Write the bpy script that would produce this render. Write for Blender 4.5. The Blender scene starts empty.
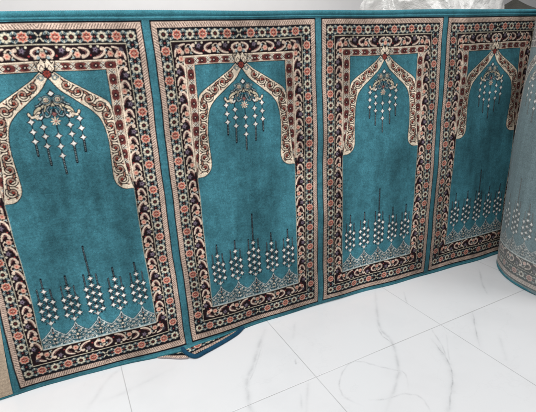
import bpy, math, random
import numpy as np
rng = np.random.default_rng(7); random.seed(7)
S = bpy.context.scene
COL = S.collection
PI = math.pi
# ------------------------------------------------------------------ real sizes (metres)
P, GAP, MB, HP, H = 0.59495, 0.0323, 0.025, 1.1411, 1.20
THICK = 0.009

def lin(r, g, b):
    c = np.array([r, g, b], dtype=np.float32) / 255.0
    return np.where(c <= 0.04045, c / 12.92, ((c + 0.055) / 1.055) ** 2.4).astype(np.float32)

# ================================================================== materials
def new_mat(name):
    m = bpy.data.materials.new(name); m.use_nodes = True
    nt = m.node_tree
    return m, nt, nt.nodes, nt.links, nt.nodes['Principled BSDF']

def N(nodes, typ, **kw):
    n = nodes.new(typ)
    for k, v in kw.items():
        if k in n.inputs: n.inputs[k].default_value = v
        else: setattr(n, k, v)
    return n

def tex_noise(nodes, links, vec, scale, detail=4, rough=0.6):
    n = N(nodes, 'ShaderNodeTexNoise'); n.inputs['Scale'].default_value = scale
    n.inputs['Detail'].default_value = detail; n.inputs['Roughness'].default_value = rough
    links.new(vec, n.inputs['Vector']); return n

def ramp(nodes, links, fac, lo, hi, a, b):
    m = N(nodes, 'ShaderNodeMapRange'); links.new(fac, m.inputs['Value'])
    m.inputs['From Min'].default_value = lo; m.inputs['From Max'].default_value = hi
    m.inputs['To Min'].default_value = a; m.inputs['To Max'].default_value = b
    return m.outputs['Result']

def math_n(nodes, links, op, a, b=None):
    m = N(nodes, 'ShaderNodeMath'); m.operation = op
    for i, v in enumerate((a, b)):
        if v is None: continue
        if isinstance(v, (int, float)): m.inputs[i].default_value = v
        else: links.new(v, m.inputs[i])
    return m.outputs[0]

def mul_col(nodes, links, col, fac):
    m = N(nodes, 'ShaderNodeVectorMath'); m.operation = 'SCALE'
    links.new(col, m.inputs[0]); links.new(fac, m.inputs['Scale']); return m.outputs[0]

def textile(name, base=None, knot=420.0, mott=0.34, sheen=0.04, bump=0.7, rough=0.85, tint=None, flat=False):
    """woven pile: the knots' own colours (attribute) or one dyed colour, fibre noise, brushed nap with painted fold shading"""
    m, nt, nd, lk, bs = new_mat(name)
    uv = N(nd, 'ShaderNodeTexCoord')
    vec = uv.outputs['Object']
    if base is None:
        a = N(nd, 'ShaderNodeAttribute'); a.attribute_name = 'knot_colour'; col = a.outputs['Color']
    else:
        a = N(nd, 'ShaderNodeRGB'); a.outputs[0].default_value = (*base, 1); col = a.outputs[0]
    fine = tex_noise(nd, lk, vec, knot, 2, 0.7)
    f1 = ramp(nd, lk, fine.outputs['Fac'], 0.3, 0.7, 0.80, 1.20)
    tuft = tex_noise(nd, lk, vec, knot * .36, 3, 0.65)
    f1 = math_n(nd, lk, 'MULTIPLY', f1, ramp(nd, lk, tuft.outputs['Fac'], 0.32, 0.68, 0.78, 1.22))
    blot = tex_noise(nd, lk, vec, 26, 4, 0.6)
    f1 = math_n(nd, lk, 'MULTIPLY', f1, ramp(nd, lk, blot.outputs['Fac'], 0.33, 0.67, 1 - mott * .55, 1 + mott * .55))
    # brushed nap and soft fold shading painted into the colour: vertical patches, faint streaks
    mp = N(nd, 'ShaderNodeMapping'); lk.new(vec, mp.inputs['Vector']); mp.inputs['Scale'].default_value = (6, 6, 2.2)
    nap = tex_noise(nd, lk, mp.outputs[0], 1.0, 5, 0.55)
    f2 = ramp(nd, lk, nap.outputs['Fac'], 0.36, 0.64, 1 - mott, 1 + mott)
    mp2 = N(nd, 'ShaderNodeMapping'); lk.new(vec, mp2.inputs['Vector']); mp2.inputs['Scale'].default_value = (42, 42, 3.5)
    st = tex_noise(nd, lk, mp2.outputs[0], 1.0, 3, 0.6)
    f3 = ramp(nd, lk, st.outputs['Fac'], 0.33, 0.67, 0.91, 1.09)
    mp3 = N(nd, 'ShaderNodeMapping'); lk.new(vec, mp3.inputs['Vector']); mp3.inputs['Scale'].default_value = (8, 8, 170)
    st2 = tex_noise(nd, lk, mp3.outputs[0], 1.0, 3, 0.6)
    f4 = ramp(nd, lk, st2.outputs['Fac'], 0.35, 0.65, 0.95, 1.05)
    f = math_n(nd, lk, 'MULTIPLY', math_n(nd, lk, 'MULTIPLY', f1, f2), math_n(nd, lk, 'MULTIPLY', f3, f4))
    lk.new(mul_col(nd, lk, col, f), bs.inputs['Base Color'])
    bs.inputs['Roughness'].default_value = rough
    bs.inputs['Sheen Weight'].default_value = sheen
    bs.inputs['Sheen Roughness'].default_value = 0.45
    bs.inputs['Specular IOR Level'].default_value = 0.10
    b = N(nd, 'ShaderNodeBump'); b.inputs['Strength'].default_value = bump; b.inputs['Distance'].default_value = 0.0012
    add = math_n(nd, lk, 'ADD', fine.outputs['Fac'], st.outputs['Fac'])
    lk.new(add, b.inputs['Height']); lk.new(b.outputs['Normal'], bs.inputs['Normal'])
    return m

TEAL = lin(60, 113, 125)
M_pile = textile('knotted_pile')
M_back = textile('woven_backing', mott=0.08, sheen=0.10, knot=520, bump=0.8, rough=0.8)
M_bind = textile('teal_binding_yarn', base=lin(60, 119, 131), mott=0.15, knot=700, bump=0.9)
M_bindblue = textile('blue_binding_yarn', base=lin(28, 72, 98), mott=0.12, knot=700, bump=0.9)
M_tan = textile('undyed_jute_weave', base=lin(178, 160, 140), mott=0.08, knot=600, bump=1.0)

# ================================================================== drawing the knots
PX = 0.0006           # drawing grid, averaged 2 x 2 to the knots
NW, NH = 992, 2000
xs = ((np.arange(NW) + 0.5) * PX - P / 2).astype(np.float32)
zs = ((np.arange(NH) + 0.5) * PX - MB).astype(np.float32)

class Canvas:
    def __init__(s, w=NW, h=NH, x=xs, z=zs, base=TEAL):
        s.x, s.z = x, z
        s.c = np.empty((h, w, 3), dtype=np.float32); s.c[:] = base
    def box(s, x0, x1, z0, z1):
        i0 = max(0, int((x0 - s.x[0]) / PX) - 1); i1 = min(len(s.x), int((x1 - s.x[0]) / PX) + 3)
        j0 = max(0, int((z0 - s.z[0]) / PX) - 1); j1 = min(len(s.z), int((z1 - s.z[0]) / PX) + 3)
        if i1 <= i0 or j1 <= j0: return None
        X, Z = np.meshgrid(s.x[i0:i1], s.z[j0:j1])
        return s.c[j0:j1, i0:i1], X, Z
    def rect(s, x0, x1, z0, z1, col):
        b = s.box(x0, x1, z0, z1)
        if b: c, X, Z = b; c[(X >= x0) & (X <= x1) & (Z >= z0) & (Z <= z1)] = col
    def disc(s, x, z, r, col, rz=None):
        rz = rz or r
        b = s.box(x - r, x + r, z - rz, z + rz)
        if b: c, X, Z = b; c[((X - x) / r) ** 2 + ((Z - z) / rz) ** 2 <= 1] = col
    def flower(s, x, z, r, n, amp, col, rot=0.0, sx=1.0):
        b = s.box(x - r * 1.3, x + r * 1.3, z - r * 1.3, z + r * 1.3)
        if b:
            c, X, Z = b; a = np.arctan2(Z - z, (X - x) / sx); d = np.hypot((X - x) / sx, Z - z)
            c[d <= r * (1 - amp + amp * np.cos(n * (a - rot)))] = col
    def star(s, x, z, r, col, p=0.62, rz=None):
        rz = rz or r
        b = s.box(x - r, x + r, z - rz, z + rz)
        if b: c, X, Z = b; c[(np.abs(X - x) / r) ** p + (np.abs(Z - z) / rz) ** p <= 1] = col
    def line(s, pts, w, col, w2=None):
        pts = [np.array(p, dtype=np.float32) for p in pts]
        n = max(1, len(pts) - 1)
        for k in range(n):
            a, b_ = pts[k], pts[k + 1]
            ww = w if w2 is None else w + (w2 - w) * (k + .5) / n
            r = ww / 2
            b = s.box(min(a[0], b_[0]) - r, max(a[0], b_[0]) + r, min(a[1], b_[1]) - r, max(a[1], b_[1]) + r)
            if not b: continue
            c, X, Z = b; d = b_ - a; L = float(d @ d) + 1e-12
            t = np.clip(((X - a[0]) * d[0] + (Z - a[1]) * d[1]) / L, 0, 1)
            c[np.hypot(X - a[0] - t * d[0], Z - a[1] - t * d[1]) <= r] = col
    def poly(s, pts, col):
        pts = np.array(pts); b = s.box(pts[:, 0].min(), pts[:, 0].max(), pts[:, 1].min(), pts[:, 1].max())
        if not b: return
        c, X, Z = b; ins = np.zeros(X.shape, bool)
        for (xa, za), (xb, zb) in zip(pts, np.roll(pts, -1, 0)):
            if za == zb: continue
            cr = ((za > Z) != (zb > Z)) & (X < (xb - xa) * (Z - za) / (zb - za) + xa)
            ins ^= cr
        c[ins] = col
    def knots(s):
        h, w = s.c.shape[0] // 2, s.c.shape[1] // 2
        return s.c[:h * 2, :w * 2].reshape(h, 2, w, 2, 3).mean((1, 3))

def smooth(pts, n=6):
    """Catmull-Rom through the points"""
    p = np.array(pts, dtype=float); q = np.vstack([2 * p[0] - p[1], p, 2 * p[-1] - p[-2]]); out = []
    for i in range(1, len(q) - 2):
        for t in np.linspace(0, 1, n, endpoint=False):
            a, b, c, d = q[i - 1:i + 3]
            out.append(.5 * ((2 * b) + (c - a) * t + (2 * a - 5 * b + 4 * c - d) * t * t + (3 * b - a - 3 * c + d) * t ** 3))
    out.append(p[-1]); return out

CREAM = lin(226, 210, 188); CREAM2 = lin(200, 190, 168); CORD = lin(200, 176, 160); CORDD = lin(70, 54, 54)
BLACK = lin(18, 16, 22); MAR = lin(34, 19, 25); RED = lin(150, 72, 62); REDD = lin(92, 46, 44); SALM = lin(206, 158, 138)
HOOK = lin(208, 186, 168); VIOL = lin(74, 70, 78); PALE = lin(146, 164, 166); WHITE = lin(228, 224, 218)
INK = lin(17, 24, 33); GREY = lin(130, 145, 150); BLUED = lin(40, 70, 92)

def design():
    c = Canvas()
    W = 0.2813
    X, Z = np.meshgrid(c.x, c.z); A = np.abs(X)
    # border coordinate V: the bottom border is 118 mm deep, the top one 101 mm, the sides 92 mm
    Hd = 24 * 0.0445 + 0.066
    zk = [-0.05, 0, 0.118, HP - 0.101, HP, HP + .05]; vk = [-0.04, 0, 0.092, Hd - 0.092, Hd, Hd + .046]
    V = np.interp(Z, zk, vk).astype(np.float32)
    v2z = lambda v: float(np.interp(v, vk, zk))
    D = np.minimum(np.minimum(W - A, V), Hd - V)           # depth inside the panel's edge
    c.c[D > -0.0045] = BLACK
    cord = D > 0.0
    c.c[cord] = CORD
    # twisted cord: diagonal strokes
    ph = np.where((W - A) < np.minimum(V, Hd - V), V + (W - A) * 0.7, A + np.minimum(V, Hd - V) * 0.7)
    tw = (np.mod(ph, 0.0078) < 0.0024) & (D > 0.0018) & (D < 0.0145)
    c.c[cord & tw] = CORDD
    c.c[D > 0.0148] = BLACK
    fl = (D > 0.0175); c.c[fl] = lin(20, 22, 28)
    c.c[D > 0.0505] = CREAM2
    c.c[D > 0.0525] = MAR * 0.75
    # speckle of dark reds in the scroll band
    # ---------------- flower band
    def flower(x, z, kind, ax, sc=.92):
        if kind == 'c':
            c.flower(x, z, .0170 * sc, 8, .10, PALE * .7); c.flower(x, z, .0160 * sc, 8, .13, CREAM2)
            c.disc(x, z, .0078 * sc, BLACK); c.disc(x, z, .0046 * sc, lin(78, 38, 36))
            for k in range(8):
                a = k * PI / 4 + PI / 8
                c.line([(x + .0085 * math.cos(a), z + .0085 * math.sin(a)), (x + .0150 * math.cos(a), z + .0155 * math.sin(a))], .0013, lin(120, 112, 100))
        elif kind == 'r':
            c.flower(x, z, .0172 * sc, 8, .08, CORD * .85); c.flower(x, z, .0136 * sc, 8, .14, lin(214, 178, 158)); c.flower(x, z, .0124 * sc, 8, .10, RED)
            c.disc(x, z, .0070 * sc, REDD); c.flower(x, z, .0074 * sc, 4, .3, SALM); c.line([(x, z - .006), (x, z + .006)], .0016, REDD)
            for k in range(8):
                a = k * PI / 4
                c.disc(x + .0112 * math.cos(a), z + .0112 * math.sin(a), .0019, lin(214, 120, 96))
        else:
            for sx in (-1, 1):
                for sz in (-1, 1): c.line([(x, z), (x + sx * .009, z + sz * .011)], .0036, CREAM2)
            c.disc(x, z, .0035, INK)
    def between(x, z, ax):          # ax: direction along the band
        ux, uz = ax; px, pz = -uz, ux
        for s in (-1, 1):
            for q in (-1, 1):
                g = lambda a, b: (x + px * s * a + ux * q * b, z + pz * s * a + uz * q * b)
                c.line([g(.0145, .0010), g(.0118, .0052), g(.0078, .0080)], .0024, PALE * .85)
                c.line([g(.0098, .0012), g(.0068, .0040)], .0018, PALE * .5)
            c.line([(x + px * s * .0150, z + pz * s * .0150), (x + px * s * .0100, z + pz * s * .0100)], .0026, CREAM2)
        c.star(x, z, .0085, BLACK, 1.0); c.star(x, z, .0030, lin(120, 60, 58), 1.0)
    for k in range(24):
        z = v2z(.033 + (k + .5) * .0445)
        for s in (-1, 1): between(s * .2485, z, (0, 1))
    for k in range(12):
        x = -.2485 + (k + .5) * .04142
        for zz in (v2z(.0335), v2z(Hd - .0335)): between(x, zz, (1, 0))
    for k in range(25):
        z = v2z(.033 + k * .0445)
        for s in (-1, 1): flower(s * .2485, z, 'cr'[k % 2], 0)
    for k in range(1, 12):
        x = -.2485 + k * .04142
        for zz in (v2z(.0335), v2z(Hd - .0335)): flower(x, zz, 'x' if k == 6 else 'cr'[k % 2], 1)
    # ---------------- scroll band
    def motif(mp, per, mirror_cap=False):
        """mp(s, t): s along the band (1 = one repeat), t across it (0 field, 1 white line)"""
        def L(pts, w, col, w2=None): c.line([mp(*p) for p in smooth(pts, 5)], w, col, w2)
        cap = [(-.16, .16), (-.25, .24), (-.34, .42), (-.33, .64), (-.22, .80), (-.08, .88)]
        # cap over the flower
        L([(-.15, .12), (-.25, .17), (-.36, .33), (-.39, .6), (-.30, .82), (-.06, .95)], .0016, VIOL)
        L(cap, .0096, BLACK, .0075); L(cap, .0070, HOOK, .0048); c.disc(*mp(-.175, .23), .0052, HOOK)
        L([(-.24, .34), (-.27, .55), (-.16, .72)], .0016, lin(150, 104, 100))
        if not mirror_cap:
            h2 = [(.54, .07), (.42, .10), (.29, .22), (.20, .42), (.17, .62), (.22, .78)]
            L(h2, .0072, BLACK, .0096); L(h2, .0048, HOOK, .0070); c.disc(*mp(.255, .76), .0052, HOOK)
            L([(.45, .2), (.33, .32), (.27, .5)], .0016, lin(150, 104, 100))
            x, z = mp(.45, .70)
            c.flower(x, z, .0098, 5, .22, VIOL); c.flower(x, z, .006, 5, .2, lin(130, 112, 128)); c.disc(x, z, .0022, BLACK)
            c.disc(*mp(.36, .93), .0034, CREAM2); c.disc(*mp(.58, .93), .0034, CREAM2)
            c.disc(*mp(.62, .30), .0026, lin(150, 60, 60))
        L([(-.05, .66), (.02, .80), (.10, .84), (.15, .74)], .0026, HOOK)
        L([(.16, .34), (.13, .18), (.20, .08)], .0022, CREAM2)
        x, z = mp(0, .36)
        c.flower(x, z, .0098, 6, .10, HOOK * .75); c.flower(x, z, .0084, 6, .12, SALM); c.disc(x, z, .003, lin(180, 96, 84)); 
        for ds, dt in ((.13, .62), (-.02, .70), (.14, .14)):
            c.disc(*mp(ds, dt), .0028, PALE if ds > 0 else CREAM2)
    x0, x1 = .1905, .2265
    for s in (-1, 1):
        for k in range(11):
            v = Hd - .033 - .0445 * (1.5 + 2 * k)
            if v < .085 or v > Hd - .075: continue
            mp = lambda a, t, v=v, s=s: (s * (x0 + t * (x1 - x0)), v2z(v - a * .089))
            motif(mp, .089)
    for top in (0, 1):
        for s in (-1, 1):
            for j, xf in enumerate((.0905, .181)):
                if j == 1 and False: continue
                def mp(a, t, xf=xf, s=s, top=top):
                    v = .0895 - t * .034
                    return (s * (xf - a * .0885), v2z(Hd - v) if top else v2z(v))
                motif(mp, .0885)
            def mp0(a, t, s=s, top=top):
                v = .0895 - t * .034
                return (-s * a * .0885 * .92, v2z(Hd - v) if top else v2z(v))
            motif(mp0, .0885, True)
        for s in (-1, 1):                                    # corner pairs
            zz = lambda v: v2z(Hd - v) if top else v2z(v)
            c.flower(s * .206, zz(.078), .0085, 6, .15, SALM); c.disc(s * .206, zz(.078), .003, RED)
            c.flower(s * .212, zz(.066), .007, 5, .2, VIOL)
    # ---------------- field
    zt = HP - 0.101
    c.rect(-.1895, .1895, .1165, zt, CREAM2 * .9); c.rect(-.1878, .1878, .1185, zt, TEAL)
    # inner border: top bar and two side bars
    IB = lin(204, 182, 162)
    def bar(xa, xb, za, zb): 
        c.rect(xa, xb, za, zb, IB)
    bar(-.196, .196, 1.013, 1.0405)
    for s in (-1, 1):
        bar(min(s * .162, s * .196), max(s * .162, s * .196), .66, 1.0405)
        c.rect(min(s * .1925, s * .196), max(s * .1925, s * .196), .66, 1.0405, CREAM)
        c.rect(min(s * .1605, s * .1625), max(s * .1605, s * .1625), .66, 1.0125, BLACK)
        c.rect(min(s * .1895, s * .191), max(s * .1895, s * .191), .66, 1.036, MAR)
    c.rect(-.196, .196, 1.0375, 1.0405, CREAM); c.rect(-.1625, .1625, 1.0108, 1.013, BLACK); c.rect(-.190, .190, 1.0352, 1.0366, MAR)
    def block(x, z, vert):
        a, b = (.0108, .0165) if vert else (.0165, .0098)
        c.rect(x - a, x + a, z - b * .55, z + b * .55, REDD); c.rect(x - a * .55, x + a * .55, z - b, z + b, REDD)
        for sx in (-1, 1):
            for sz in (-1, 1): c.disc(x + sx * a * .62, z + sz * b * .62, .0034, lin(108, 56, 52))
        c.star(x, z, .0072, BLACK, 1.0); c.disc(x, z, .0022, CORD)
    def xcross(x, z):
        c.star(x, z, .012, CREAM, .9)
        for s in (-1, 1): c.line([(x - .008, z - s * .008), (x + .008, z + s * .008)], .0024, lin(70, 66, 70))
        for s in (-1, 1): c.disc(x + s * .0075, z, .0022, GREY); c.disc(x, z + s * .0075, .0022, GREY)
    for s in (-1, 1):
        for k in range(4):
            block(s * (.0525 + k * .0415), 1.0245, False)
            if k < 3: xcross(s * (.0735 + k * .0415), 1.0245)
        xcross(s * .0345, 1.0245)
        for k in range(8):
            z = 1.0245 - .042 - k * .046
            xcross(s * .1767, z + .021); block(s * .1767, z, True)
    # niche band
    def niche(s):
        out = [(.010, 1.018), (.026, 1.006), (.045, .990), (.07, .974), (.1, .955), (.138, .931), (.156, .913), (.163, .88), (.166, .82), (.172, .76), (.180, .69), (.1885, .640)]
        inn = [(.1885, .637), (.165, .638), (.150, .645), (.138, .659), (.1325, .68), (.1335, .71), (.136, .76), (.136, .80), (.132, .84), (.122, .872), (.100, .899), (.075, .919), (.048, .941), (.030, .955), (.018, .968), (.008, .983), (0, .994)]
        o = [(s * a, b) for a, b in smooth(out, 6)]; i = [(s * a, b) for a, b in smooth(inn[:], 6)]
        before = c.c.copy(); c.c[:] = 0; c.poly(o + i, np.float32([9, 9, 9])); inside = c.c[..., 0] > 5; c.c[:] = before
        c.poly(o + i, CREAM)
        # the sliver of field outside and the scrolls inside
        cen = smooth([(.030, .983), (.055, .966), (.088, .940), (.118, .918), (.140, .893), (.148, .855), (.1515, .815), (.152, .77), (.155, .72), (.158, .68), (.160, .655)], 8)
        cen = np.array(cen); seg = np.r_[0, np.cumsum(np.hypot(*np.diff(cen, axis=0).T))]; Ltot = seg[-1]
        def at(u):
            x = np.interp(u, seg, cen[:, 0]); z = np.interp(u, seg, cen[:, 1])
            x2 = np.interp(u + .004, seg, cen[:, 0]); z2 = np.interp(u + .004, seg, cen[:, 1])
            x1_ = np.interp(u - .004, seg, cen[:, 0]); z1_ = np.interp(u - .004, seg, cen[:, 1])
            t = np.array([x2 - x1_, z2 - z1_]); t /= np.hypot(*t) + 1e-9
            return np.array([x, z]), t, np.array([-t[1], t[0]])
        n = 11; step = Ltot / n
        wave = []
        for k in range(n * 6 + 1):
            u = k / 6 * step; q, t, nn = at(u); wave.append(q + nn * .0105 * math.cos(PI * u / step))
        wv = [(s * a, b) for a, b in wave]
        BR = lin(34, 22, 26)
        c.line(wv, .0094, BR); c.line(wv, .0026, lin(172, 122, 102))
        for k in range(n):
            q, t, nn = at((k + .5) * step); sg = 1 if k % 2 else -1
            q = q - nn * sg * .0005
            sp = []
            for j in range(22):
                a = j / 21 * 2 * PI * .98 - .5; r = .0165 * (1 - .66 * j / 21)
                d = (nn * math.cos(a) * -sg + t * math.sin(a)) * r
                sp.append((s * (q + d)[0], (q + d)[1]))
            c.line(sp, .0104, BR); c.line(sp, .0036, CREAM); c.line(sp[9:], .0022, lin(150, 92, 78))
            c.disc(s * (q + nn * sg * .002)[0], (q + nn * sg * .002)[1], .0052, BR)
            c.disc(s * (q + nn * sg * .002)[0], (q + nn * sg * .002)[1], .0034, lin(142, 62, 50))
            e = q + nn * sg * .0140 + t * .0085; c.disc(s * e[0], e[1], .0038, BR); c.disc(s * e[0], e[1], .0018, lin(110, 116, 112))
            e1 = q + t * .0165 - nn * sg * .006; e2 = q + t * .0205 - nn * sg * .014
            c.line([(s * e1[0], e1[1]), (s * e2[0], e2[1])], .0046, BR, .0030); c.disc(s * e2[0], e2[1], .0024, lin(128, 54, 46))
        c.c[~inside] = before[~inside]
        c.line(o, .0024, BLACK); c.line(i, .0026, BLACK)
        o2 = [(s * (a - .0018), b - .002) for a, b in smooth(out, 6)]
        i2 = [(s * (a + .002), b + .002) for a, b in smooth(inn[1:-2], 6)]
        c.line(o2, .0030, CREAM); c.line(i2, .0030, CREAM)
        c.line(o, .0022, BLACK); c.line(i, .0024, BLACK)
    for s in (-1, 1): niche(s)
    # below the niche feet the field meets the scroll band again
    for s in (-1, 1):
        c.rect(min(s * .1878, s * .197), max(s * .1878, s * .197), .60, .64, CREAM2 * .8)
        c.rect(min(s * .189, s * .197), max(s * .189, s * .197), .60, .66, MAR * .75)
        c.rect(min(s * .150, s * .1878), max(s * .150, s * .1878), .60, .6365, TEAL)
    # crown and medallion at the apex
    c.poly([(-.029, 1.045), (-.018, 1.036), (-.009, 1.050), (0, 1.038), (.009, 1.050), (.018, 1.036), (.029, 1.045), (.024, 1.016), (.016, 1.006), (-.016, 1.006), (-.024, 1.016)], BLACK)
    c.poly([(-.026, 1.042), (-.017, 1.030), (-.008, 1.046), (0, 1.032), (.008, 1.046), (.017, 1.030), (.026, 1.042), (.021, 1.018), (.012, 1.010), (-.012, 1.010), (-.021, 1.018)], CREAM)
    for s in (-1, 1):
        c.line([(s * .003, 1.018), (s * .010, 1.030), (s * .017, 1.020), (s * .012, 1.013)], .0022, lin(80, 62, 62)); c.line([(0, 1.016), (0, 1.030)], .003, lin(70, 50, 50)); c.line([(s * .021, 1.024), (s * .022, 1.036)], .0024, lin(70, 56, 56))
        c.disc(s * .013, 1.0495, .0042, PALE); c.disc(s * .0215, 1.0475, .003, HOOK)
        sp = [(s * (.0185 + .0085 * math.cos(a) * (1 - a / 12)), .994 + .0085 * math.sin(a) * (1 - a / 12)) for a in np.linspace(0, 6.5, 14)]
        c.line(sp, .0042, INK); c.line(sp, .0018, PALE)
        c.line([(s * .012, 1.01), (s * .022, 1.004), (s * .03, .996)], .002, INK)
    c.disc(0, 1.006, .0130, INK); c.flower(0, 1.006, .0112, 8, .2, lin(140, 62, 52)); c.flower(0, 1.006, .006, 6, .3, REDD); c.star(0, 1.020, .006, BLACK, .9)
    # ---------------- chandelier
    G1 = lin(196, 184, 160)
    def arm(pts, w, col, ink=.0052):
        for s in (-1, 1):
            q = [(s * a, b) for a, b in smooth(pts, 5)]
            c.line(q, w + ink, INK)
        for s in (-1, 1):
            q = [(s * a, b) for a, b in smooth(pts, 5)]
            c.line(q, w, col)
    arm([(.002, .926), (.014, .921), (.026, .917), (.038, .908)], .0062, CREAM2)
    arm([(.012, .928), (.024, .930), (.034, .922), (.044, .918)], .0030, PALE)
    arm([(.020, .917), (.022, .906), (.030, .902)], .0040, G1)
    arm([(.006, .905), (.012, .890), (.022, .886), (.026, .894)], .0032, PALE)
    arm([(.036, .912), (.046, .905), (.050, .894), (.046, .884)], .0080, G1)
    arm([(.040, .900), (.052, .890), (.063, .888), (.068, .898)], .0060, CREAM)
    arm([(.030, .905), (.030, .890), (.038, .880)], .0026, GREY)
    arm([(.044, .893), (.040, .882), (.034, .888)], .0046, WHITE)
    arm([(.010, .915), (.018, .906), (.014, .897)], .0024, GREY)
    for s in (-1, 1):
        for r0, col, w in ((.0125, INK, .0045), (.0118, PALE * .8, .002), (.0068, INK, .004), (.006, G1, .0026)):
            c.line([(s * .0155 + r0 * math.cos(a), .934 + r0 * .86 * math.sin(a)) for a in np.linspace(0, 2 * PI, 22)], w, col)
        c.disc(s * .0155, .934, .0028, SALM * .9)
        c.disc(s * .033, .924, .0045, INK); c.disc(s * .033, .924, .0022, PALE)
    for s in (-1, 1): c.flower(s * .030, .938, .0075, 5, .3, INK); c.flower(s * .030, .938, .005, 5, .35, PALE)
    c.star(0, .951, .0125, INK, .95); c.star(0, .951, .008, WHITE, .85)
    c.poly([(-.010, .914), (.010, .914), (0, .932)], INK); c.poly([(-.005, .9155), (.005, .9155), (0, .925)], G1)
    c.line([(0, .915), (0, .84)], .0036, INK)
    c.flower(0, .893, .011, 6, .25, INK); c.flower(0, .893, .007, 6, .3, lin(150, 100, 96))
    c.flower(0, .872, .0165, 8, .3, INK); c.flower(0, .872, .0142, 8, .42, CREAM); c.disc(0, .872, .0032, lin(170, 110, 100))
    for s in (-1, 1):
        c.flower(s * .0475, .889, .0095, 6, .35, INK); c.flower(s * .0475, .889, .0075, 6, .4, CREAM)
    def beads(x, zt_, stars, zend):
        c.line([(x, zt_), (x, zend)], .0036, INK)
        c.line([(x, stars[-1] - .010), (x, zend)], .0072, INK)
        z = stars[-1] - .013
        while z > zend: c.disc(x, z, .0013, PALE); z -= .0052
        for z in stars: c.star(x, z, .0140, INK, .72)
        for z in stars: c.star(x, z, .0106, WHITE, .60)
    beads(0, .86, (.829, .798, .769), .714)
    for s in (-1, 1):
        beads(s * .0365, .88, (.858, .831, .802), .744)
        beads(s * .066, .89, (.875, .846, .818), .775)
    # ---------------- trees of stars
    for i, tx in enumerate((-.146, -.0735, .001, .0755, .148)):
        mid = i == 2; dz = .006 if mid else 0.0
        def bar_(x, z0, z1, w=.0056):
            c.line([(x, z0), (x, z1)], w, INK)
            z = z0 + .003
            while z < z1: c.disc(x, z, .0012, GREY); z += .0050
        bar_(tx, .205, (.467 if mid else .373), .0066)
        for s in (-1, 1):
            bar_(tx + s * .0195, .228, (.362 if mid else .333) + (.004 if s < 0 else 0))
        cen = (.328, .299, .270, .241) if not mid else (.348, .322, .293, .265, .238)
        side = (.287, .259, .230) if not mid else (.310, .282, .254, .225)
        for z in cen:
            for s in (-1, 1):
                for q in (-1, 1):
                    if z + q * .0145 > side[0] + .005: continue
                    c.line([(tx, z), (tx + s * .0195, z + q * .0145)], .0034, INK)
                    for e in (.3, .5, .7): c.disc(tx + s * .0195 * e, z + q * .0145 * e, .0010, GREY)
                c.line([(tx + s * .004, z + .0125), (tx + s * .0085, z + .0095)], .0026, INK)
                c.line([(tx + s * .004, z - .0125), (tx + s * .0085, z - .0095)], .0026, INK)
        for z in side:
            for s in (-1, 1):
                for q in (-1, 1):
                    c.line([(tx + s * .0235, z + q * .0125), (tx + s * .0262, z + q * .0085), (tx + s * .0235, z + q * .0045)], .0022, INK)
                    c.line([(tx + s * .0155, z + q * .0125), (tx + s * .0128, z + q * .0085)], .0026, INK)
        for z in cen: c.star(tx, z, .0134, INK, .72)
        for s in (-1, 1):
            for z in side: c.star(tx + s * .0195, z, .0134, INK, .72)
        for z in cen: c.star(tx, z, .0104, WHITE, .60)
        for s in (-1, 1):
            for z in side: c.star(tx + s * .0195, z, .0104, WHITE, .60)
        c.star(tx, .212, .0105, INK, .8); c.star(tx, .212, .0052, WHITE, .8, .009)
        for s in (-1, 1):
            c.line([(tx, .203), (tx + s * .010, .217), (tx + s * .014, .209)], .0030, INK); c.line([(tx, .204), (tx + s * .010, .217)], .0012, WHITE)
    # ---------------- tracery arches at the foot of the field
    TR = lin(48, 88, 98); LN = lin(188, 200, 200)
    top = []
    for tx in (-.146, -.0735, .001, .0755, .148):
        wl = .0365
        top += [(tx - wl, .157), (tx - wl * .75, .163), (tx - wl * .42, .1745), (tx - wl * .15, .184), (tx, .198),
                (tx + wl * .15, .184), (tx + wl * .42, .1745), (tx + wl * .75, .163), (tx + wl, .157)]
    top = [(-.1865, .152)] + top + [(.1865, .152)]
    c.poly([(-.1868, .120)] + top + [(.1868, .120)], TR)
    for tx in (-.146, -.0735, .001, .0755, .148):
        for s in (-1, 1):
            for (ox, oz, r, d) in ((.0155, .142, .0125, 1), (.0300, .131, .0075, -1), (.008, .162, .0065, -1), (.0255, .153, .006, 1), (.0030, .135, .0055, -1), (.0345, .146, .0045, 1), (.0175, .1255, .0040, 1), (.0140, .1665, .0045, 1)):
                sp = [(tx + s * (ox + r * (1 - .65 * j / 15) * math.cos(d * j * .48 + .8)), oz + r * .95 * (1 - .65 * j / 15) * math.sin(d * j * .48 + .8)) for j in range(16)]
                c.line(sp, .0044, INK * .6); c.line(sp, .0017, LN * .9)
                c.disc(tx + s * ox, oz, .0019, CREAM)
            c.line(smooth([(tx, .188), (tx + s * .008, .172), (tx + s * .020, .166), (tx + s * .034, .150)], 4), .0014, LN * .7)
            c.line(smooth([(tx, .124), (tx + s * .016, .125), (tx + s * .028, .141), (tx + s * .0365, .122)], 4), .0016, LN * .8)
        c.line([(tx, .125), (tx, .196)], .0026, INK); c.star(tx, .150, .007, INK, .9); c.star(tx, .150, .005, CREAM, .9)
        c.disc(tx, .174, .0028, SALM * .8)
    c.line(top, .0056, INK); c.line(top, .0024, LN)
    c.line([(-.186, .1205), (.186, .1205)], .0024, LN)
    k = c.knots()
    # fibres of neighbouring knots mingle; every row is a little ragged
    r = np.random.default_rng(5)
    sh = r.integers(-1, 2, k.shape[:2]) * (r.random(k.shape[:2]) < .30)
    cols_ = np.clip(np.arange(k.shape[1])[None, :] + sh, 0, k.shape[1] - 1)
    k = k[np.arange(k.shape[0])[:, None], cols_]
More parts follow.
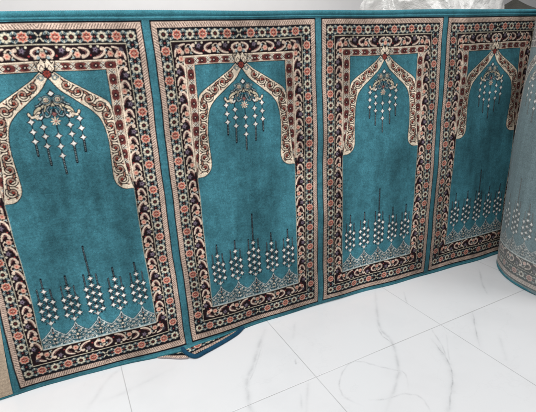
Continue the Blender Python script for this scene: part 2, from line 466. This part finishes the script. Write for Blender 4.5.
    for ax in (0, 1):
        k = .62 * k + .19 * np.roll(k, 1, ax) + .19 * np.roll(k, -1, ax)
    return k

KN = design()                      # (1000 rows, 496 columns, 3)
KH, KW = KN.shape[:2]

# ================================================================== the hanging sheet
def sstep(a, b, x):
    t = np.clip((x - a) / (b - a), 0, 1); return t * t * (3 - 2 * t)

def sheet_y(x, z):
    """how far the standing carpet leans or ripples away from its plane (+ = away from the camera)"""
    y = 0.0036 * np.sin(x * 9.1 + 0.9 * np.sin(z * 3.1)) * sstep(0.0, .5, z) * (1.0 - sstep(1.0, 1.2, z) * .6)
    y = y + 0.0021 * np.sin(x * 23.0 + z * 4.2) * (1 - sstep(.9, 1.15, z))
    y = y + 0.0016 * np.sin(x * 14.0 - z * 17.0 + 1.0)
    y = y + 0.040 * (1 - sstep(-.05, .34, x)) * sstep(.02, .45, z)
    foot = np.interp(x, [-.3, 0, .2, .38, .56, .70, .82, 1.05, 1.25, 1.66, 2.2, 3], [.006, .006, .012, -.006, -.031, -.014, .001, .014, .018, .003, -.004, 0])
    y = y + foot * np.exp(-np.maximum(z, 0) / .045)
    y = y + 0.006 * sstep(1.165, 1.2, z)          # the top edge turns back a little
    return y

def weave(x, z):
    """the loom and handling pull the pattern a millimetre or two out of true"""
    dx = .0015 * np.sin(z * 6.3 + x * 2.1) + .0008 * np.sin(z * 17 + x * 5 + 1) + .0005 * np.sin(z * 41 + x * 13)
    dz = (.0014 * np.sin(x * 5.2 + 1.3) + .0010 * np.sin(x * 13 + z * 4) + .0005 * np.sin(x * 37 + z * 9)) * sstep(0, .08, z) * (1 - sstep(1.12, 1.2, z))
    return dx, dz

def mesh_from_grid(name, VX, VY, VZ, colour=None, mat=None, parent=None, flip=False, close_u=False):
    nz, nx = VX.shape
    co = np.stack([VX, VY, VZ], -1).reshape(-1, 3).astype(np.float32)
    i = np.arange(nz * nx).reshape(nz, nx)
    if close_u: i = np.hstack([i, i[:, :1]])
    a, b, c_, d = i[:-1, :-1], i[:-1, 1:], i[1:, 1:], i[1:, :-1]
    q = np.stack([a, b, c_, d] if not flip else [a, d, c_, b], -1).reshape(-1, 4).astype(np.int32)
    me = bpy.data.meshes.new(name)
    me.vertices.add(len(co)); me.vertices.foreach_set('co', co.ravel())
    me.loops.add(q.size); me.loops.foreach_set('vertex_index', q.ravel())
    me.polygons.add(len(q)); me.polygons.foreach_set('loop_start', (np.arange(len(q)) * 4).astype(np.int32))
    me.polygons.foreach_set('loop_total', np.full(len(q), 4, dtype=np.int32))
    me.polygons.foreach_set('use_smooth', np.ones(len(q), dtype=bool))
    me.update(calc_edges=True)
    if colour is not None:
        ca = me.color_attributes.new('knot_colour', 'FLOAT_COLOR', 'POINT')
        ca.data.foreach_set('color', np.concatenate([colour.reshape(-1, 3), np.ones((nz * nx, 1))], 1).astype(np.float32).ravel())
    o = bpy.data.objects.new(name, me); COL.objects.link(o)
    if mat: me.materials.append(mat)
    if parent: o.parent = parent
    return o

def empty(name, loc=(0, 0, 0)):
    o = bpy.data.objects.new(name, None); COL.objects.link(o); o.location = loc; return o

def tag(o, label=None, cat=None, kind=None, group=None):
    if label: o['label'] = label
    if cat: o['category'] = cat
    if kind: o['kind'] = kind
    if group: o['group'] = group

carpet = empty('prayer_carpet')
tag(carpet, 'long teal prayer carpet standing on edge with arched niche panels and a coiled right end', 'carpet')

ku = np.linspace(0, P, KW); kz = np.linspace(0, H, KH)
U, ZZ = np.meshgrid(ku, kz)
lum = KN.mean(2)
relief = 0.0006 * (lum > .16)      # the pale knots stand a hair proud
panel_label = ['first prayer panel, its left border ending at the beige strip', 'second prayer panel from the left',
               'third prayer panel from the left', 'darkest prayer panel, shaded by the coil']
for k in range(4):
    X_ = U + k * P
    Y_ = sheet_y(X_, ZZ) + rng.normal(0, .00016, X_.shape) - relief * 0.6
    dX, dZ = weave(X_, ZZ); Z_ = ZZ + dZ - .006 * sstep(1.17, 1.2, ZZ)
    Y_[:, 0] = sheet_y(X_[:, 0], ZZ[:, 0]); Y_[:, -1] = sheet_y(X_[:, -1], ZZ[:, -1])
    o = mesh_from_grid('prayer_panel', X_ + dX, Y_, Z_, KN * rng.uniform(.86, 1.14, KN.shape[:2] + (1,)), M_pile, carpet)
    o['label'] = panel_label[k]

# backing, slightly behind the pile
bx = np.linspace(-.32, 4 * P, 420); bz = np.linspace(0.002, H - .008, 170)
BX, BZ = np.meshgrid(bx, bz)
cb = np.broadcast_to(lin(150, 160, 155), BX.shape + (3,)).copy()
mesh_from_grid('backing', BX, sheet_y(BX, BZ) + THICK, BZ, cb, M_back, carpet, flip=True)

def tube(name, pts, r, mat, parent, seg=12, twist=None, colour=None):
    pts = np.array(pts, dtype=float); n = len(pts)
    t = np.gradient(pts, axis=0); t /= np.linalg.norm(t, axis=1)[:, None]
    upv = np.array([0, 0, 1.0]); up = np.tile(upv, (n, 1))
    if abs(t[n // 2][2]) > .9: up = np.tile([0, 1.0, 0], (n, 1))
    s = np.cross(t, up); s /= np.linalg.norm(s, axis=1)[:, None]; u = np.cross(s, t)
    a = np.linspace(0, 2 * PI, seg, endpoint=False)
    rr = r if np.ndim(r) == 2 else np.full((n, seg), r)
    if twist:                      # overcast stitches wound round the edge
        L = np.r_[0, np.cumsum(np.linalg.norm(np.diff(pts, axis=0), axis=1))]
        rr = rr + twist[0] * np.sin(2 * PI * L[:, None] / twist[1] + a[None, :])
    ring = pts[:, None] + s[:, None] * (np.cos(a)[None, :, None] * rr[..., None]) + u[:, None] * (np.sin(a)[None, :, None] * rr[..., None])
    return mesh_from_grid(name, ring[..., 0], ring[..., 1], ring[..., 2], colour, mat, parent, close_u=True, flip=True)

hx = np.linspace(-.32, 4 * P + .02, 1500)
tube('top_hem', np.stack([hx, sheet_y(hx, np.full_like(hx, H)) + THICK * .5, np.full_like(hx, H) - .0105 + .0014 * np.sin(hx * 4.1) + .0008 * np.sin(hx * 11 + 1)], 1), .0095, M_bind, carpet, twist=(.00035, .006))
# second cord just below the top hem, where the edge is stitched down
z2 = H - .0225
tube('hem_stitching', np.stack([hx, sheet_y(hx, np.full_like(hx, z2)) - .0015, np.full_like(hx, z2) + .0008 * np.sin(hx * 7)], 1), .0028, M_bind, carpet, seg=8, twist=(.0002, .006))
tube('bottom_hem', np.stack([hx, sheet_y(hx, np.zeros_like(hx)) + THICK * .45, np.full_like(hx, .0062)], 1), .0060, M_bind, carpet, twist=(.0003, .006))

# undyed strip where the carpet begins, left of the first panel
ex = np.linspace(-.32, -.010, 130); ez = np.linspace(.012, H - .014, 320)
EX, EZ = np.meshgrid(ex, ez)
EX2 = EX + (EX + .32) / .31 * (.018 * np.clip(EZ / .3, 0, 1))
o = mesh_from_grid('end_strip', EX2, sheet_y(EX2, EZ) - .0022 + .00045 * np.sin(EZ * 2 * PI / .005), EZ, None, M_tan, carpet)
o['label'] = 'beige undyed strip at the carpet start'
tx_ = np.linspace(-.32, 0.006, 60); TX, TZ = np.meshgrid(tx_, np.linspace(0, H - .008, 200))
mesh_from_grid('end_margin', TX, sheet_y(TX, TZ) + .0012, TZ, None, M_bind, carpet)

# ------------------------------------------------------------------ the coiled end
RC = np.array([2.40, -.33]); R0 = .333
def coil_path():
    pts = [(2.38, float(0.004)), (2.40, .006)]
    for a in np.arange(89, -90, -1.0):                      # hidden far side, a looser bulge
        pts.append((RC[0] + .55 * math.cos(math.radians(a)), RC[1] + R0 * math.sin(math.radians(a))))
    for a in np.arange(-90, -202, -1.0):
        pts.append((RC[0] + R0 * math.cos(math.radians(a)), RC[1] + R0 * math.sin(math.radians(a))))
    a = -202.0
    while a > -202 - 600:
        k = (-202 - a)
        r = R0 - .020 * sstep(38, 72, np.array(k)) - .018 * max(0, k - 38) / 360
        sx = 1.0 + .55 * max(0, math.cos(math.radians(a))) ** 1.0 * max(0, 1 - k / 900)
        pts.append((RC[0] + r * sx * math.cos(math.radians(a)), RC[1] + r * math.sin(math.radians(a))))
        a -= 1.5
    p = np.array(pts); L = np.r_[0, np.cumsum(np.hypot(*np.diff(p, axis=0).T))]
    return p, L
cp, cl = coil_path()
# arc length at the middle of the visible panel (158 degrees)
i158 = 2 + 179 + int(202 - 90)
L158 = cl[min(i158, len(cl) - 1)]
off = L158 - 2.5 * P                                         # phase so a panel's middle falls there
step = 0.0016
s_all = np.arange(0, cl[-1], step)
def coil_xy(s):
    return np.interp(s, cl, cp[:, 0]), np.interp(s, cl, cp[:, 1])
def coil_normal(s):
    x1, y1 = coil_xy(s - .01); x2, y2 = coil_xy(s + .01)
    t = np.stack([x2 - x1, y2 - y1], -1); t /= np.linalg.norm(t, axis=-1)[..., None] + 1e-9
    return np.stack([-t[..., 1], t[..., 0]], -1)             # to the left of travel = outside of the coil
rolled = empty('rolled_end'); rolled.parent = carpet
rolled['label'] = 'coiled right end showing its pale woven back'
back_col = KN * .52 + KN.mean(2, keepdims=True) * .30 + lin(160, 166, 164) * .36 
def coil_sheet(name, s0, s1, st, zst, out, cols, mat, flip):
    s = np.arange(s0, s1, st); x, y = coil_xy(s); n = coil_normal(s)
    z = np.arange(.006, H - .004, zst); z = np.append(z, H - .004)
    SX, ZX = np.meshgrid(s, z)
    wob = .0016 * np.sin(SX * 11 + ZX * 3) + .001 * np.sin(SX * 37 + ZX * 5)
    VX = x[None] + .034 * sstep(.55, 1.2, ZX) + n[None, :, 0] * (out + wob); VY = y[None] + n[None, :, 1] * (out + wob)
    ci = ((SX - off) % P / P * (KW - 1)).astype(int); ri = np.clip(ZX / H * (KH - 1), 0, KH - 1).astype(int)
    return mesh_from_grid(name, VX, VY, ZX, cols[ri, ci], mat, rolled, flip=flip)
sv0, sv1 = L158 - .36, L158 + .34                            # the face turned to the camera, knot by knot
coil_sheet('coil_back', sv0, sv1, .0013, .0014, THICK * .5, back_col, M_back, True)
coil_sheet('coil_back', 0.02, sv0 + .0013, .006, .006, THICK * .5, back_col, M_back, True)
coil_sheet('coil_back', sv1 - .0013, cl[-1] - .02, .006, .006, THICK * .5, back_col, M_back, True)
coil_sheet('coil_pile', 0.02, cl[-1] - .02, .005, .006, -THICK * .5, KN, M_pile, False)
sh = np.arange(0.01, cl[-1] - .01, .003); hx_, hy_ = coil_xy(sh)
tube('top_hem', np.stack([hx_ + .034, hy_, np.full_like(hx_, H - .006)], 1), .0072, M_bind, rolled, seg=10, twist=(.0003, .012))
tube('bottom_hem', np.stack([hx_, hy_, np.full_like(hx_, .0066)], 1), .0064, M_bind, rolled, seg=10, twist=(.0003, .012))

# ================================================================== folded carpet peeping out below
rug = empty('folded_carpet', (0.62, 0.0, 0.0))
tag(rug, 'folded corner of another patterned carpet with blue binding, poking out under the standing carpet', 'carpet')
def local(o): 
    o.location = (-rug.location.x, -rug.location.y, -rug.location.z); return o
def patch(name, corners, z0, z1, mat, nu=150, nv=90, colour=True, shift=(0, 0)):
    """a slab between four floor corners A(left front) B(right front) C(right back) D(left back)"""
    u, v = np.meshgrid(np.linspace(0, 1, nu), np.linspace(0, 1, nv))
    A, B, C_, D_ = [np.array(q) for q in corners]
    XY = (A[None, None] * ((1 - u) * (1 - v))[..., None] + B * (u * (1 - v))[..., None] + C_ * (u * v)[..., None] + D_ * ((1 - u) * v)[..., None])
    zz = z0 + (z1 - z0) * v + .0008 * np.sin(u * 9)
    cols = None
    if colour:
        # borrow the border's knots: v runs inward from the bound edge
        e = np.linalg.norm(B - A); w = np.linalg.norm(D_ - A)
        ci = ((u * e + .05) / P * (KW - 1)).astype(int) % KW
        ri = np.clip(((v * w) + .030) / H * (KH - 1), 0, KH - 1).astype(int)
        cols = KN[ri, ci]
    return local(mesh_from_grid(name, XY[..., 0], XY[..., 1], zz, cols, mat, rug))
A_ = (.604, -.083); B_ = (.800, -.020)
patch('carpet_face', ((.588, -.076), B_, (.862, .16), (.562, .06)), .0075, .0075, M_pile)
patch('carpet_underside', ((.590, -.075), (.797, -.021), (.860, .158), (.564, .058)), .0012, .0012, M_back, 8, 8, False)
M_pinkback = M_pile
o = patch('folded_flap', ((.470, -.020), (.572, -.080), (.600, .020), (.470, .06)), .0035, .0045, M_pile, 90, 60)
def btube(name, pts, r, mat): return local(tube(name, smooth([(*p,) for p in pts], 14), r, mat, rug, seg=10, twist=(.0005, .006)))
btube('edge_binding', [(.562, .015, .0085), (.570, -.040, .0095), (.586, -.072, .0080), (.606, -.086, .0075), (.640, -.076, .0074), (.690, -.060, .0072), (.740, -.042, .0070), (.785, -.022, .0066), (.815, .000, .0066), (.85, .03, .0066)], .0082, M_bindblue)
btube('edge_binding', [(.468, .02, .004), (.470, -.018, .004), (.51, -.044, .0042), (.545, -.066, .0045), (.575, -.079, .005)], .0022, textile('pale_binding_yarn', base=lin(158, 144, 142), mott=.1, knot=600))

# ================================================================== floor
TA, O1, O2, TS = 0.0561844, -0.42569, 1.52303, 0.592229
n1 = np.array([-math.sin(TA), math.cos(TA)]); n2 = np.array([math.cos(TA), math.sin(TA)])
gx = np.unique(np.r_[np.linspace(-6, -.3, 16), np.linspace(-.3, 2.4, 900), np.linspace(2.4, 9, 16)])
gy = np.unique(np.r_[np.linspace(-6, -.9, 14), np.linspace(-.9, .02, 330), np.linspace(.02, 5, 14)])
GX, GY = np.meshgrid(gx, gy)
vein = np.zeros(GX.shape, dtype=np.float32)
veins = [
 ([(0.9063, -0.0283), (0.8373, -0.1327), (0.7722, -0.2302), (0.7285, -0.2987), (0.707, -0.3769), (0.7013, -0.4454)], .0075, .50),
 ([(0.90, -0.05), (0.78, -0.235), (0.725, -0.31), (0.712, -0.37)], .0022, .40),
 ([(1.4806, 0.002), (1.3734, -0.1477), (1.3171, -0.2392), (1.297, -0.3391), (1.2329, -0.4561), (1.1727, -0.5203), (1.0618, -0.6052)], .0060, .50),
 ([(1.318, -0.225), (1.2995, -0.285), (1.297, -0.345), (1.270, -.40)], .0022, .75),
 ([(1.4481, -0.3935), (1.4152, -0.4865), (1.3822, -0.5509), (1.3248, -0.6111), (1.216, -0.6976)], .0026, .95),
 ([(1.4481, -0.3935), (1.41, -0.49), (1.3822, -0.5509), (1.31, -0.62), (1.20, -0.71)], .0085, .35),
 ([(1.4955, -0.3437), (1.4548, -0.4306), (1.4037, -0.5164)], .0025, .55),
 ([(1.5144, -0.3998), (1.406, -0.5233)], .0022, .35),
 ([(1.7281, -0.3293), (1.6507, -0.4123), (1.5715, -0.5028)], .0028, .75),
 ([(1.735, -0.325), (1.645, -0.42), (1.56, -0.52)], .009, .22),
 ([(2.0625, -0.0667), (1.95, -.19), (1.8938, -0.2599)], .0040, .50),
 ([(1.5845, -0.0743), (1.5268, -0.1628)], .0030, .45),
 ([(1.0207, -0.55), (0.99, -0.4957), (1.0025, -0.443), (1.0502, -0.3873), (1.1133, -0.3672), (1.1569, -0.4004), (1.2003, -0.4594), (1.2311, -0.4936), (1.1946, -0.5562)], .0022, .55),
 ([(1.0548, -0.5395), (1.1052, -0.5597), (1.1725, -0.5695), (1.2061, -0.6032), (1.1876, -0.6669)], .0022, .50),
 ([(1.6861, -0.4918), (1.5898, -0.5971)], .0060, .25),
 ([(0.3537, -0.0038), (0.2945, -0.055), (0.2113, -0.1877)], .0080, .25),
 ([(0.9201, -0.3759), (0.8516, -0.4933)], .0050, .30),
 ([(0.8689, -0.419), (0.8424, -0.48)], .0035, .35),
 ([(1.0311, -0.0594), (0.9782, -0.1449)], .0060, .22),
 ([(0.5093, -0.1001), (0.3742, -0.143), (0.2607, -0.1565)], .0090, .18),
 ([(0.929, -0.262), (0.9205, -0.284)], .0020, .95),
 ([(2.0, -.42), (1.85, -.55), (1.70, -.72)], .004, .4), ([(0.15, -.3), (0.3, -.55), (.38, -.85)], .004, .45),
]
noi = np.random.default_rng(3)
for pts, w, a in veins:
    q = np.array(smooth(pts, 8)); m = len(q)
    jit = np.cumsum(noi.normal(0, .0011, (m, 2)), 0); jit -= np.linspace(0, 1, m)[:, None] * jit[-1]; q = q + jit
    pad = w * 4
    ix = (gx > q[:, 0].min() - pad) & (gx < q[:, 0].max() + pad); iy = (gy > q[:, 1].min() - pad) & (gy < q[:, 1].max() + pad)
    if not ix.any() or not iy.any(): continue
    i0, i1 = np.where(ix)[0][[0, -1]]; j0, j1 = np.where(iy)[0][[0, -1]]
    XX, YY = GX[j0:j1 + 1, i0:i1 + 1], GY[j0:j1 + 1, i0:i1 + 1]
    best = np.zeros(XX.shape)
    for k in range(m - 1):
        A, B = q[k], q[k + 1]; d = B - A; LL = d @ d + 1e-12
        t = np.clip(((XX - A[0]) * d[0] + (YY - A[1]) * d[1]) / LL, 0, 1)
        dist = np.hypot(XX - A[0] - t * d[0], YY - A[1] - t * d[1])
        f = (k + .5) / (m - 1); taper = min(1, 6 * f, 6 * (1 - f)) ** .7 * (.72 + .28 * math.sin(k * 1.1 + w * 999))
        best = np.maximum(best, .82 * a * taper * np.exp(-(dist / w) ** 1.4))
    vein[j0:j1 + 1, i0:i1 + 1] = np.maximum(vein[j0:j1 + 1, i0:i1 + 1], best)
fl = mesh_from_grid('floor', GX, GY, np.zeros_like(GX), np.repeat(vein[..., None], 3, -1))
tag(fl, 'white polished tile floor with grey marble veins', None, 'structure')
m, nt, nd, lk, bs = new_mat('veined_white_porcelain')
tc = N(nd, 'ShaderNodeTexCoord'); geo = N(nd, 'ShaderNodeNewGeometry')
sep = N(nd, 'ShaderNodeSeparateXYZ'); lk.new(tc.outputs['Object'], sep.inputs[0])
X, Y = sep.outputs[0], sep.outputs[1]
def dot(n): return math_n(nd, lk, 'ADD', math_n(nd, lk, 'MULTIPLY', X, float(n[0])), math_n(nd, lk, 'MULTIPLY', Y, float(n[1])))
def grout(n, o_, half):
    v = math_n(nd, lk, 'DIVIDE', math_n(nd, lk, 'SUBTRACT', dot(n), o_), TS)
    fr = math_n(nd, lk, 'ABSOLUTE', math_n(nd, lk, 'SUBTRACT', v, math_n(nd, lk, 'ROUND', v)))
    return ramp(nd, lk, fr, half * .55 / TS, half * 1.25 / TS, 1, 0)
g1, g2 = grout(n1, O1, .0016), grout(n2, O2, .0014)
g = math_n(nd, lk, 'MAXIMUM', g1, g2)
at = N(nd, 'ShaderNodeAttribute'); at.attribute_name = 'knot_colour'
br = tex_noise(nd, lk, tc.outputs['Object'], 60, 4)
vf = math_n(nd, lk, 'MULTIPLY', at.outputs['Fac'], ramp(nd, lk, br.outputs['Fac'], .3, .7, .55, 1.15))
soft = tex_noise(nd, lk, tc.outputs['Object'], 3.1, 5)
wash = ramp(nd, lk, soft.outputs['Fac'], .5, .75, 0, .09)
# faint background veining of its own
wp = tex_noise(nd, lk, tc.outputs['Object'], 2.2, 6, .6)
hair = ramp(nd, lk, math_n(nd, lk, 'ABSOLUTE', math_n(nd, lk, 'SUBTRACT', wp.outputs['Fac'], .46)), 0, .006, .05, 0)
allv = math_n(nd, lk, 'ADD', math_n(nd, lk, 'ADD', vf, wash), hair); 
mx = N(nd, 'ShaderNodeMix'); mx.data_type = 'RGBA'; mx.clamp_factor = True; lk.new(allv, mx.inputs['Factor'])
mx.inputs['A'].default_value = (.775, .78, .795, 1); mx.inputs['B'].default_value = (.33, .335, .35, 1)
mg = N(nd, 'ShaderNodeMix'); mg.data_type = 'RGBA'; lk.new(math_n(nd, lk, 'MULTIPLY', g, ramp(nd, lk, soft.outputs['Fac'], .35, .65, .35, .68)), mg.inputs['Factor'])
lk.new(mx.outputs['Result'], mg.inputs['A']); mg.inputs['B'].default_value = (.34, .335, .34, 1)
lk.new(mg.outputs['Result'], bs.inputs['Base Color'])
sm = tex_noise(nd, lk, tc.outputs['Object'], 7, 6, .65)
lk.new(ramp(nd, lk, sm.outputs['Fac'], .3, .7, .18, .22), bs.inputs['Roughness']); bs.inputs['Specular IOR Level'].default_value = .4
b = N(nd, 'ShaderNodeBump'); b.inputs['Strength'].default_value = .5; b.inputs['Distance'].default_value = .0012; b.invert = True
lk.new(g, b.inputs['Height']); lk.new(b.outputs['Normal'], bs.inputs['Normal'])
fl.data.materials.append(m)

# ================================================================== wall behind
def slab(name, x0, x1, y0, y1, z0, z1):
    me = bpy.data.meshes.new(name)
    v = [(x, y, z) for z in (z0, z1) for y in (y0, y1) for x in (x0, x1)]
    me.from_pydata(v, [], [(0, 1, 3, 2), (4, 6, 7, 5), (0, 4, 5, 1), (2, 3, 7, 6), (0, 2, 6, 4), (1, 5, 7, 3)])
    o = bpy.data.objects.new(name, me); COL.objects.link(o); return o
wall = slab('wall', -6, 9, 2.6, 2.75, 0, 3.2); tag(wall, 'plain pale grey wall behind the carpet', None, 'structure')
m, nt, nd, lk, bs = new_mat('painted_plaster')
tc = N(nd, 'ShaderNodeTexCoord'); n_ = tex_noise(nd, lk, tc.outputs['Object'], 1.3, 5); n2_ = tex_noise(nd, lk, tc.outputs['Object'], 120, 3)
r_ = N(nd, 'ShaderNodeRGB'); r_.outputs[0].default_value = (.77, .755, .75, 1)
lk.new(mul_col(nd, lk, r_.outputs[0], ramp(nd, lk, n_.outputs['Fac'], .3, .7, .95, 1.04)), bs.inputs['Base Color'])
bs.inputs['Roughness'].default_value = .8
b = N(nd, 'ShaderNodeBump'); b.inputs['Strength'].default_value = .15; b.inputs['Distance'].default_value = .002
lk.new(n2_.outputs['Fac'], b.inputs['Height']); lk.new(b.outputs['Normal'], bs.inputs['Normal'])
wall.data.materials.append(m)

# ================================================================== plastic-wrapped bundle behind
from mathutils import noise as mn, Vector
def crumple(p, s):
    v = Vector(p) * s
    return 1 - abs(mn.noise(v)) * 2 + (1 - abs(mn.noise(v * 2.3 + Vector((5, 1, 2)))) * 2) * .5
def bundle():
    nu, nv = 260, 260
    VX = np.zeros((nv, nu)); VY = VX.copy(); VZ = VX.copy()
    cx, cy = 2.20, .52
    for j in range(nv):
        f = j / (nv - 1)
        if f < .5: z = f / .5 * 1.22; r = 1.0
        else:
            a = (f - .5) / .5 * PI / 2; z = 1.22 + .30 * math.sin(a); r = max(.002, math.cos(a)) ** .8
        for i in range(nu):
            a = 2 * PI * i / nu
            ca, sa = math.cos(a), math.sin(a)
            x = .39 * r * math.copysign(abs(ca) ** .8, ca); y = .25 * r * math.copysign(abs(sa) ** .8, sa)
            c = crumple((x * 1.0, y * 1.0, z), 6.5)
            k = 1 + .055 * (c - .6)
            lump = .05 * mn.noise(Vector((x * 4, y * 4, z * 2)))
            VX[j, i] = x * (k + lump); VY[j, i] = y * (k + lump); VZ[j, i] = z + (.028 * (c - .6) + lump * 1.1) * (1 if f > .5 else f * 2)
    root = empty('wrapped_bundle', (cx, cy, 0))
    o = mesh_from_grid('plastic_wrap', VX, VY, np.maximum(VZ, 0.002), None, None, root, close_u=True)
    tag(root, 'crumpled clear plastic wrapped bundle standing behind the carpet top', 'bundle')
    m, nt, nd, lk, bs = new_mat('crumpled_plastic_film')
    tc = N(nd, 'ShaderNodeTexCoord')
    n = tex_noise(nd, lk, tc.outputs['Object'], 9, 6, .7); w = N(nd, 'ShaderNodeTexVoronoi'); w.feature = 'DISTANCE_TO_EDGE'
    w.inputs['Scale'].default_value = 14; 
    vm = N(nd, 'ShaderNodeVectorMath'); vm.operation = 'ADD'; lk.new(tc.outputs['Object'], vm.inputs[0])
    vs = N(nd, 'ShaderNodeVectorMath'); vs.operation = 'SCALE'; lk.new(n.outputs['Color'], vs.inputs[0]); vs.inputs['Scale'].default_value = .12
    lk.new(vs.outputs[0], vm.inputs[1]); lk.new(vm.outputs[0], w.inputs['Vector'])
    seen = N(nd, 'ShaderNodeMix'); seen.data_type = 'RGBA'
    lk.new(ramp(nd, lk, n.outputs['Fac'], .38, .62, 0, 1), seen.inputs['Factor'])
    seen.inputs['A'].default_value = (.62, .60, .58, 1); seen.inputs['B'].default_value = (.80, .79, .77, 1)
    lk.new(seen.outputs['Result'], bs.inputs['Base Color'])
    bs.inputs['Roughness'].default_value = .22; bs.inputs['Coat Weight'].default_value = .6; bs.inputs['Coat Roughness'].default_value = .12
    b = N(nd, 'ShaderNodeBump'); b.inputs['Strength'].default_value = .5; b.inputs['Distance'].default_value = .02
    lk.new(math_n(nd, lk, 'ADD', w.outputs['Distance'], n.outputs['Fac']), b.inputs['Height']); lk.new(b.outputs['Normal'], bs.inputs['Normal'])
    o.data.materials.append(m)
bundle()

# ================================================================== dark peaked cover behind, far right
def cover():
    cx, cy = 2.80, .52
    nu, nv = 120, 90
    a = np.linspace(0, 2 * PI, nu, endpoint=False); f = np.linspace(0, 1, nv)
    A, F = np.meshgrid(a, f)
    ex = np.sign(np.cos(A)) * np.abs(np.cos(A)) ** .5; ey = np.sign(np.sin(A)) * np.abs(np.sin(A)) ** .5
    rad = np.where(F < .6, 1.0, np.maximum(0.0005, 1 - (F - .6) / .4))
    z = np.where(F < .6, F / .6 * 1.235, 1.235 + (1 - rad) * .085 - .02 * np.sin((1 - rad) * PI))
    VX = .20 * ex * rad + .012 * np.sin(A * 9) * (F < .6) * (1 - F); VY = .20 * ey * rad
    # apex sits left of the middle
    VX = VX + (1 - rad) * .025
    root = empty('draped_cover', (cx, cy, 0))
    o = mesh_from_grid('cover_cloth', VX, VY, np.maximum(z, .002), None, None, root, close_u=True)
    tag(root, 'dark grey cover rising to a low peak behind the carpet, above the coil', 'cover')
    o.data.materials.append(textile('dark_grey_canvas', base=lin(66, 65, 60), mott=.12, knot=300, bump=.5, rough=.6))
cover()

# ================================================================== light: shop lamps overhead, plus added lights at right and left
def area(name, loc, target, size, energy, col=(1, 1, 1), size_y=None):
    L = bpy.data.lights.new(name, 'AREA'); L.energy = energy; L.color = col; L.shape = 'RECTANGLE'; L.size = size; L.size_y = size_y or size
    o = bpy.data.objects.new(name, L); COL.objects.link(o); o.location = loc
    d = Vector(target) - Vector(loc); o.rotation_euler = d.to_track_quat('-Z', 'Y').to_euler(); return o
area('ceiling_tube_lamp', (1.1, -.45, 2.9), (1.1, -.5, 0), 3.4, 53, (1, .995, .99), .3)
area('added_key_light', (3.7, -2.5, 1.7), (1.0, 0, .5), 1.3, 44, (1, .99, .98), 1.3)  # added key light, no window known; the coil blocks it from the fourth panel
area('added_fill_light', (-.8, -1.15, 1.8), (.15, 0, .3), .9, 33, (1, .99, .97), .9)  # added low fill that brightens the first panel, not a ceiling fitting
area('wall_lamp', (1.2, 1.4, 3.1), (1.0, 2.6, 1.2), 2.6, 40, (1, .99, .98), .4)
w = bpy.data.worlds.new('World'); S.world = w; w.use_nodes = True
bg = w.node_tree.nodes['Background']; bg.inputs[0].default_value = (.93, .96, 1, 1); bg.inputs[1].default_value = .13

# ================================================================== camera
cam = bpy.data.cameras.new('camera'); co = bpy.data.objects.new('camera', cam); COL.objects.link(co); S.camera = co
yaw, pit, rol = 0.38821742, 0.32804835, -0.05425408
fw = Vector((math.sin(yaw) * math.cos(pit), math.cos(yaw) * math.cos(pit), -math.sin(pit)))
rt = Vector((math.cos(yaw), -math.sin(yaw), 0)); up = rt.cross(fw)
r2 = rt * math.cos(rol) + up * math.sin(rol); u2 = -rt * math.sin(rol) + up * math.cos(rol)
from mathutils import Matrix
M = Matrix((r2, u2, -fw)).transposed().to_4x4(); M.translation = Vector((0.38903, -1.39981, 1.02647))
co.matrix_world = M
cam.sensor_fit = 'HORIZONTAL'; cam.sensor_width = 36; cam.lens = 415.84 / 536 * 36; cam.clip_start = .02; cam.clip_end = 100
S.view_settings.view_transform = 'Standard'; S.view_settings.look = 'None'; S.view_settings.exposure = 0; S.view_settings.gamma = 1
S.render.engine = 'CYCLES'
try: S.cycles.use_denoising = True
except Exception: pass
